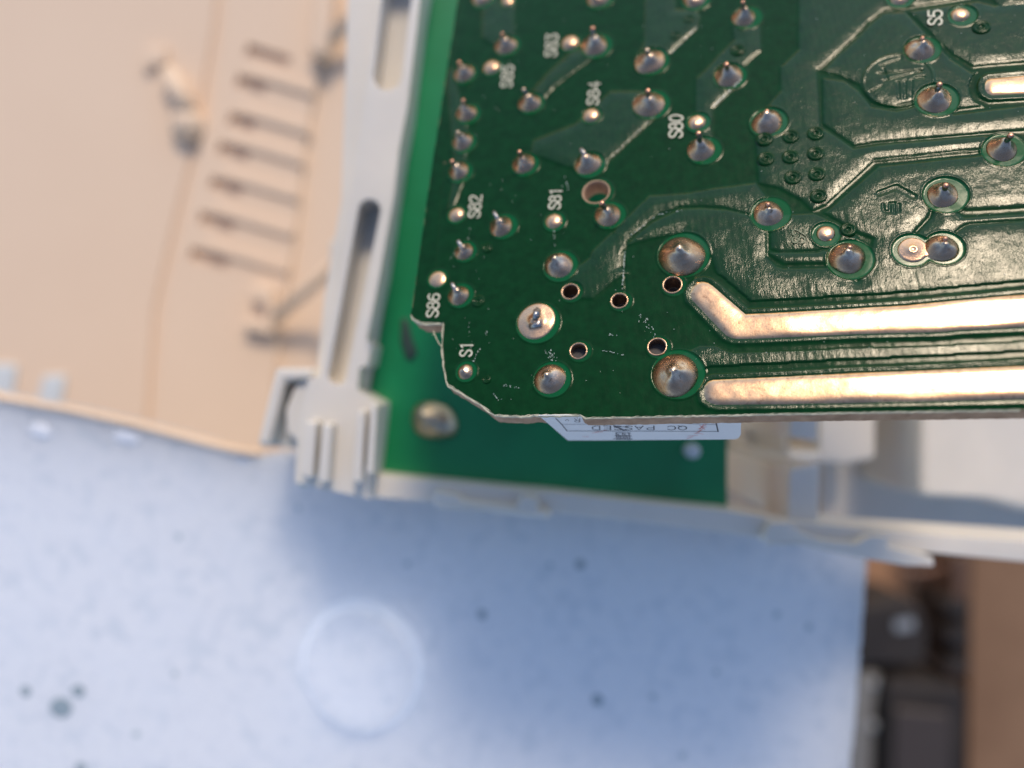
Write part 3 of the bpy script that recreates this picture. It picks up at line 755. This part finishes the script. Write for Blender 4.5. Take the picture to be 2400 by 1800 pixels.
# ------------------------------------------------------------------ white plastic casing under the board
casing = empty('plastic_casing', (U(1300, 1100, 98)))
tag(casing, 'open white plastic casing with slotted side rail and snap hooks, under the tilted board', 'casing')
def part(mb, name, m, parent, bevel=.0, smooth=False, seg=2):
    o = mb.build(name, m, parent, smooth, bevel, seg)
    if parent: o.matrix_parent_inverse = Matrix.Translation(parent.location).inverted()
    return o
def stadium(x0, y0, x1, y1, w0, w1=None, n=8):
    w1 = w1 or w0; a = math.atan2(y1-y0, x1-x0); pts = []
    for i in range(n+1):
        t_ = a + math.pi/2 + math.pi*i/n; pts.append((x0 + w0*math.cos(t_), y0 + w0*math.sin(t_)))
    for i in range(n+1):
        t_ = a - math.pi/2 + math.pi*i/n; pts.append((x1 + w1*math.cos(t_), y1 + w1*math.sin(t_)))
    return pts
# side rail with three slots
rail = [(905, -140), (893, 0), (859, 205), (839, 350), (817, 495), (795, 665), (770, 784), (752, 880), (722, 890), (700, 1000), (690, 1130),
        (868, 1170), (893, 958), (893, 947), (838, 914), (843, 862), (862, 856), (872, 808), (860, 796), (893, 639), (936, 350), (955, 250), (985, 0), (1010, -140)]
s1 = stadium(944, -120, 908, 178, 34); s2 = stadium(864, 492, 825, 655, 27, 27)
s2 = stadium(866, 492, 790, 880, 26, 22)
mb = MB(); mb.prism([rail, s1, s2], 82, 94)
part(mb, 'side_rail', m_white, casing, .45, seg=3)
mb = MB(); mb.prism([[(820, -140), (800, 470), (760, 700), (720, 1100), (830, 1100), (900, 700), (990, 0), (1010, -140)]], 86.6, 87.6)
part(mb, 'slot_backing', m_white, casing)
# raised lip between rail and green board
mb = MB(); mb.prism([[(920, 455), (935, 350), (925, 455), (880, 700), (868, 760), (860, 756), (882, 640)]], 79.5, 82.5)
part(mb, 'raised_lip', m_white, casing, .2)
# corner bracket with ribs
mb = MB(); mb.prism([[(648, 862), (735, 862), (733, 890), (668, 893), (630, 1045), (603, 1045)]], 84, 97)
part(mb, 'corner_bracket', m_white, casing, .5)
mb = MB(); mb.prism([[(655, 870), (745, 868), (790, 1000), (700, 1050), (608, 1046)]], 88, 97)
part(mb, 'corner_floor', m_white, casing, .3)
mb = MB(); mb.prism([[(740, 868), (690, 905), (668, 960), (670, 1010), (700, 1040), (790, 1030), (800, 935)]], 85, 88)
part(mb, 'corner_web', m_white, casing, .3)
for x0, x1, y0, y1 in ((716, 742, 985, 1118), (756, 778, 990, 1130), (838, 856, 960, 1130), (868, 884, 945, 1110)):
    mb = MB(); mb.prism([[(x0, y0), (x1, y0+3), (x1-10, y1+5), (x0-12, y1)]], 79.5, 84)
    part(mb, 'rib', m_white, casing, .3)
# bottom rail
brail = [(862, 1111), (952, 1121), (1187, 1144), (1300, 1154), (1500, 1176), (1706, 1197), (1844, 1220), (2000, 1237), (2092, 1247), (2400, 1268), (2750, 1292),
         (2750, 1345), (2400, 1317), (2194, 1297), (2000, 1283), (1800, 1262), (1500, 1222), (1200, 1192), (860, 1165)]
mb = MB(); mb.prism([brail], 84, 93)
part(mb, 'bottom_rail', m_white, casing, .5)
for pts in ([(1013, 1150), (1075, 1160), (1090, 1174), (1210, 1188), (1222, 1160), (1262, 1166), (1262, 1193), (1294, 1200), (1292, 1216), (1200, 1207), (1110, 1196), (1020, 1192)],
            [(1806, 1226), (1850, 1226), (1885, 1252), (1930, 1268), (2010, 1275), (2040, 1256), (2085, 1260), (2080, 1282), (2188, 1306), (2190, 1328), (2120, 1326), (2020, 1308), (1930, 1290), (1860, 1275), (1800, 1278), (1790, 1258)]):
    mb = MB(); mb.prism([pts], 82.2, 86)
    part(mb, 'snap_hook', m_white, casing, .35)
for pts in ([(1852, 930), (1917, 930), (1915, 1035), (1853, 1024)], [(1852, 1100), (1921, 1086), (1918, 1226), (1847, 1218)]):
    mb = MB(); mb.prism([pts], 86, 118); part(mb, 'window_stand_in', m_white, casing, .2)  # added blocks, standing in for bright foam seen through floor windows
# casing floor right of the small board, white blocks standing in for its two windows
w1 = [(1852, 930), (1917, 930), (1915, 1035), (1853, 1024)]; w2 = [(1852, 1100), (1921, 1086), (1918, 1226), (1847, 1218)]
mb = MB(); mb.prism([[(1560, 500), (2900, 500), (2900, 1340), (2400, 1300), (1600, 1230)]], 118, 120)
part(mb, 'casing_floor', m_white, casing)
mb = MB(); mb.prism([[(1834, 700), (1852, 700), (1852, 1060), (1920, 1060), (1920, 700), (2055, 700), (2050, 1075), (1990, 1088), (1840, 1082)]], 104, 118.1)
part(mb, 'boss', m_white, casing, .8)
mb = MB(); mb.prism([[(2158, 700), (2900, 700), (2900, 1215), (2400, 1200), (2300, 1172), (2158, 1165)]], 100, 118.1)
part(mb, 'inner_cover', m_white, casing, 1.0)
mb = MB(); mb.prism([[(1925, 900), (1965, 900), (1965, 1230), (1925, 1226)]], 112, 118.1)
part(mb, 'floor_rib', m_white, casing, .3)

# second board lying in the casing
b2 = empty('small_circuit_board', U(1200, 900, 89)); tag(b2, 'blurred bright green circuit board lying inside the white casing, behind the tilted board', 'circuit board')
mb = MB(); mb.prism([[(950, -140), (700, 1135), (850, 1148), (1200, 1172), (1704, 1222), (1706, 400), (1700, -140)]], 88, 89.6)
part(mb, 'board_sheet', m_board2, b2)
for pts, zt in (([(940, 745), (955, 750), (968, 800), (978, 825), (965, 845), (950, 838), (938, 800)], 87.6),):
    mb = MB(); mb.prism([pts], zt, 88); part(mb, 'dark_surface', m_blotch, b2, .5)  # dark patch: a joint's shadow on the green board, put into colour
mb = MB()
cxw, cyw, czw = U(1018, 985, 88)
lathe(mb, 0, 0, [(2.0, 0), (1.9, .5), (1.5, .9), (1.0, 1.25), (.4, 1.4)], 28, .12, 1.35, -.35, 3, wobh=.2)
mb.v = [(x+cxw, y+cyw, z+czw) for x, y, z in mb.v]
part(mb, 'solder_blob', solder_mat('dull_solder', (.62, .52, .38), (.40, .40, .34), (.65, .42, .16), .3, .5), b2, smooth=True)
mb = MB(); cxw, cyw, czw = U(1617, 1055, 88)
lathe(mb, 0, 0, [(.8, 0), (.8, 1.6), (.7, 1.75), (.3, 1.8)], 20)
mb.v = [(x+cxw, y+cyw, z+czw) for x, y, z in mb.v]
part(mb, 'pale_post', m_pale, b2, smooth=True)

# ------------------------------------------------------------------ foam sheet
FZ = 101.0
def foam_px(pts): return [((x-1200)/F*FZ, (900-y)/F*FZ) for x, y in pts]
foam_top = [(-500, 838), (-200, 878), (0, 930), (150, 958), (300, 992), (450, 1030), (560, 1062), (612, 1072), (640, 1060), (700, 1060), (760, 1110), (900, 1130), (1200, 1160), (1500, 1190), (1844, 1235), (2046, 1262),
            (2044, 1285), (2040, 1310), (2030, 1450), (2012, 1700), (1998, 1820), (1960, 2200), (-500, 2200)]
foam_poly = foam_px(foam_top)
foam = empty('foam_sheet', (0, 0, CZ - FZ*MM)); tag(foam, 'white styrofoam sheet with a raised round disc and small pits with painted grey shade, below the casing', 'foam sheet')
dc = foam_px([(850, 1560)])[0]; ra, rb = 132/F*FZ, 148/F*FZ
def foam_h(X, Y, S):
    ca, sa = math.cos(-.3), math.sin(-.3); dx, dy = X-dc[0], Y-dc[1]
    q = np.hypot((dx*ca - dy*sa)/ra, (dx*sa + dy*ca)/rb); d = (1-q)*ra
    h = 2.2*ss(d, .6) - .35*ss(d-2.2, 1.4)
    h += .05*smooth_noise(X, Y, .35, 61) + .012*smooth_noise(X, Y, 1.6, 62)
    h -= .9*ss(.5 - S, .5)
    return h
fx = [p[0] for p in foam_poly]; fy = [p[1] for p in foam_poly]
field_mesh('foam_top', min(fx)-.3, max(fx)+.3, min(fy)-.3, max(fy)+.3, .28, lambda X, Y: sd_poly(X, Y, foam_poly), foam_h, m_foam, foam)
mb = MB(); mb.prism([foam_poly], -.8, -6, world=False); mb.build('foam_body', m_foam, foam, bevel=.5)
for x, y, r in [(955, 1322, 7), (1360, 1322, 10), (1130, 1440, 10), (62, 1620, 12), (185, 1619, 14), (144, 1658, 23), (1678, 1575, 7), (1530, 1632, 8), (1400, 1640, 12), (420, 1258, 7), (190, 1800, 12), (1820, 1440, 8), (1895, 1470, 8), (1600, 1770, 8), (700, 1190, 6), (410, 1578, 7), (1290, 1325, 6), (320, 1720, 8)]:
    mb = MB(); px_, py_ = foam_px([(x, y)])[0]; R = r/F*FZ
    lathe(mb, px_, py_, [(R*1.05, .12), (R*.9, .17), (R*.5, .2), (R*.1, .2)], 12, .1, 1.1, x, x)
    o = mb.build('foam_pit_shade', m_pit if r > 8.5 else simple('pale_pit_shade', (.46, .55, .62), rough=.8), foam, True)  # grey-blue discs: the shade inside foam pits, put into colour
m_crumb = simple('foam_crumb', (.70, .75, .84), rough=.8)
# crumbled bits along the torn upper edge
for k, (x, y, s) in enumerate([(95, 1010, 20), (300, 1022, 22), (570, 1077, 10)]):
    mb = MB(); px_, py_ = foam_px([(x, y)])[0]; R = s/F*FZ
    lathe(mb, px_, py_, [(R, -.3), (R*.95, .02), (R*.6, .18), (R*.2, .22)], 9, .2, 1.6, -.25, 300+k)
    mb.build('foam_crumb', m_crumb, foam, True)

# ------------------------------------------------------------------ cream plastic cover at the left, farther from the lens
tray = empty('plastic_cover', U(300, 500, 150)); tag(tray, 'blurred cream plastic cover with a row of louvre slots, left of the casing', 'plastic cover')
TZ = 150.0
mb = MB(); mb.prism([[(-700, -500), (1150, -500), (1150, 1250), (-700, 1250)]], TZ, TZ+3)
part(mb, 'cover_floor', m_cover, tray)
mb = MB(); mb.prism([[(-600, -400), (545, -400), (500, 60), (455, 330), (405, 530), (360, 720), (330, 1200), (-600, 1200)]], TZ-.6, TZ)
part(mb, 'raised_panel', m_cover, tray, .5, seg=3)
ca, sa = math.cos(math.radians(17)), math.sin(math.radians(17))
def slanted(x, y, x0, x1, hh_): return [(x + dx*ca - dy*sa, y + dx*sa + dy*ca) for dx, dy in ((x0, -hh_), (x1, -hh_), (x1, hh_), (x0, hh_))]
SL = [(628, 130, 105), (588, 197, 70), (567, 285, 64), (547, 355, 74), (530, 437, 78), (508, 520, 84), (490, 605, 92)]
mb = MB(); mb.prism([[(560, -400), (760, -400), (755, 120), (715, 330), (690, 560), (650, 800), (620, 1200), (335, 1200), (395, 668), (430, 540), (520, 100)]] + [slanted(x, y, -l_/2, l_/2, 14) for x, y, l_ in SL], TZ-1.3, TZ-.05)
part(mb, 'louvre_panel', m_cover, tray)
for k, (x, y, l_) in enumerate(SL[1:]):
    mb = MB(); mb.prism([slanted(x, y-30, -l_*.1, 745-k*12-x, 11)], TZ-2.1, TZ-1.3); part(mb, 'louvre', m_cover, tray, .8)
mb = MB(); tube(mb, [U(392, 165, 147), U(418, 215, 147), U(440, 262, 147)], [1.6, 1.8, 1.6], 12); part(mb, 'rod', m_cover, tray, smooth=True)
mb = MB(); cxw, cyw, czw = U(438, 290, 148)
lathe(mb, 0, 0, [(2.9, -3), (3.1, 0), (2.6, 1.3), (1.6, 2.2), (.4, 2.5)], 20); mb.v = [(x+cxw, y+cyw, z+czw) for x, y, z in mb.v]
part(mb, 'ball_end', m_cover, tray, smooth=True)
mb = MB(); mb.prism([[(338, 108), (390, 108), (386, 152), (362, 150), (350, 165), (332, 160)]], 148, 149.5); part(mb, 'small_recess', m_cover, tray, .5)
mb = MB(); mb.prism([[(738, -60), (782, -60), (778, 40), (765, 132), (722, 118)]], 145, 150); part(mb, 'upper_post', m_cover, tray, .8)
mb = MB(); tube(mb, [U(778, 95, 146), U(850, 10, 144), U(900, -60, 143)], [1.2, 1.2, 1.2], 8); part(mb, 'upper_strut', m_cover, tray, smooth=True)
mb = MB(); tube(mb, [U(648, 742, 146), U(720, 680, 142), U(795, 612, 134)], [1.2, 1.15, 1.1], 10); part(mb, 'lower_strut', m_cover, tray, smooth=True)
mb = MB(); mb.prism([[(773, 560), (802, 555), (800, 612), (770, 622)]], 104, 112); part(mb, 'strut_foot', m_white, tray, .5)
mb = MB(); mb.prism([[(588, 668), (640, 672), (640, 780), (625, 785), (565, 770), (572, 745), (618, 750), (622, 722), (600, 705), (585, 700)]], 146, 149.8); part(mb, 'clip', m_cover, tray, .8)
for pts in ([(100, 880), (152, 878), (145, 925), (138, 950), (85, 940)], [(-60, 850), (38, 855), (25, 935), (-60, 930)]):
    mb = MB(); mb.prism([pts], 148.6, 149.9); part(mb, 'opening_stand_in', m_pale, tray, .4)  # pale patches added in place of openings where the foam shows through
# near rim of the cover, resting along the foam edge
mb = MB(); mb.prism([[(-500, 832), (-200, 868), (0, 928), (150, 955), (300, 988), (450, 1024), (560, 1052), (608, 1060), (604, 1072), (560, 1066), (450, 1040), (300, 1000), (150, 967), (0, 941), (-200, 880), (-500, 845)]], 100, 103)
part(mb, 'near_rim', m_cover, tray, .4)

# ------------------------------------------------------------------ far below: table, plank, module
tbl = MB(); tbl.add([(-1.5, -1.5, 0), (1.5, -1.5, 0), (1.5, 1.5, 0), (-1.5, 1.5, 0)], [(0, 1, 2, 3)])
tag(tbl.build('table_top', m_wood), kind='structure')
pk = MB(); pk.prism([[(2278, 1100), (3000, 1100), (3000, 2300), (2262, 2300)]], 228, 245)
tag(pk.build('wooden_plank', m_plank, bevel=1.0), 'blurred brown plank at the lower right edge of the picture', 'plank')
md = empty('black_module', U(2130, 1600, 235)); tag(md, 'blurred black boxy electronic module beside the brown plank at lower right', 'electronic module')
mb = MB(); mb.prism([[(1960, 1430), (2060, 1410), (2120, 1400), (2165, 1425), (2178, 1480), (2172, 1560), (1960, 1560)]], 215, 235); part(mb, 'rounded_housing', m_black, md, 4, seg=4)
mb = MB(); mb.prism([[(2080, 1585), (2272, 1605), (2262, 2100), (2060, 2100)]], 215, 235); part(mb, 'square_housing', m_black, md, 3, seg=3)
mb = MB(); mb.prism([[(2100, 1660), (2228, 1672), (2222, 2080), (2085, 2080)]], 213, 215.1); part(mb, 'recessed_panel', simple('brown_black_panel', (.045, .034, .03), rough=.6), md, 1)
mb = MB(); mb.prism([[(1960, 1570), (2066, 1578), (2050, 1660), (2040, 2000), (1960, 2000)]], 218, 230); part(mb, 'grey_strip', simple('grey_strip', (.22, .21, .19), rough=.5), md, 1)
cb = empty('black_connector', U(2250, 1500, 230)); tag(cb, 'slim black connector with three lumps standing along the plank edge', 'connector')
mb = MB(); mb.prism([[(2236, 1300), (2274, 1300), (2272, 1420), (2234, 1420)]], 222, 240); part(mb, 'stem', simple('brown_stem', (.10, .055, .035), rough=.6), cb, 1)
mb = MB(); mb.prism([[(2240, 1410), (2272, 1410), (2268, 1585), (2240, 1585)]], 218, 240); part(mb, 'spine', m_black, cb, 1)
for y in (1425, 1492, 1565):
    mb = MB(); mb.prism([stadium(2236, y, 2258, y, 17)], 215, 222); part(mb, 'lump', m_black, cb, 2, seg=3)

mb = MB(); tube(mb, [U(2090, 1330, 226), U(2150, 1345, 224), U(2215, 1330, 226), U(2250, 1300, 230)], [.9, .9, .9, .9], 8)
part(mb, 'lead_wire', simple('brown_wire', (.16, .08, .05), rough=.5), md, smooth=True)
mb = MB(); mb.prism([[(2098, 1455), (2140, 1450), (2142, 1475), (2100, 1480)]], 214.6, 215.2); part(mb, 'moulded_mark', m_chrome, md)
for k, (x, y) in enumerate([(2046, 1600), (2044, 1700)]):
    mb = MB(); cxw, cyw, czw = U(x, y, 218)
    lathe(mb, 0, 0, [(1.3, 0), (1.2, .6), (.7, .8)], 14); mb.v = [(a+cxw, b_+cyw, c_+czw) for a, b_, c_ in mb.v]
    part(mb, 'screw_head', m_chrome, md, smooth=True)
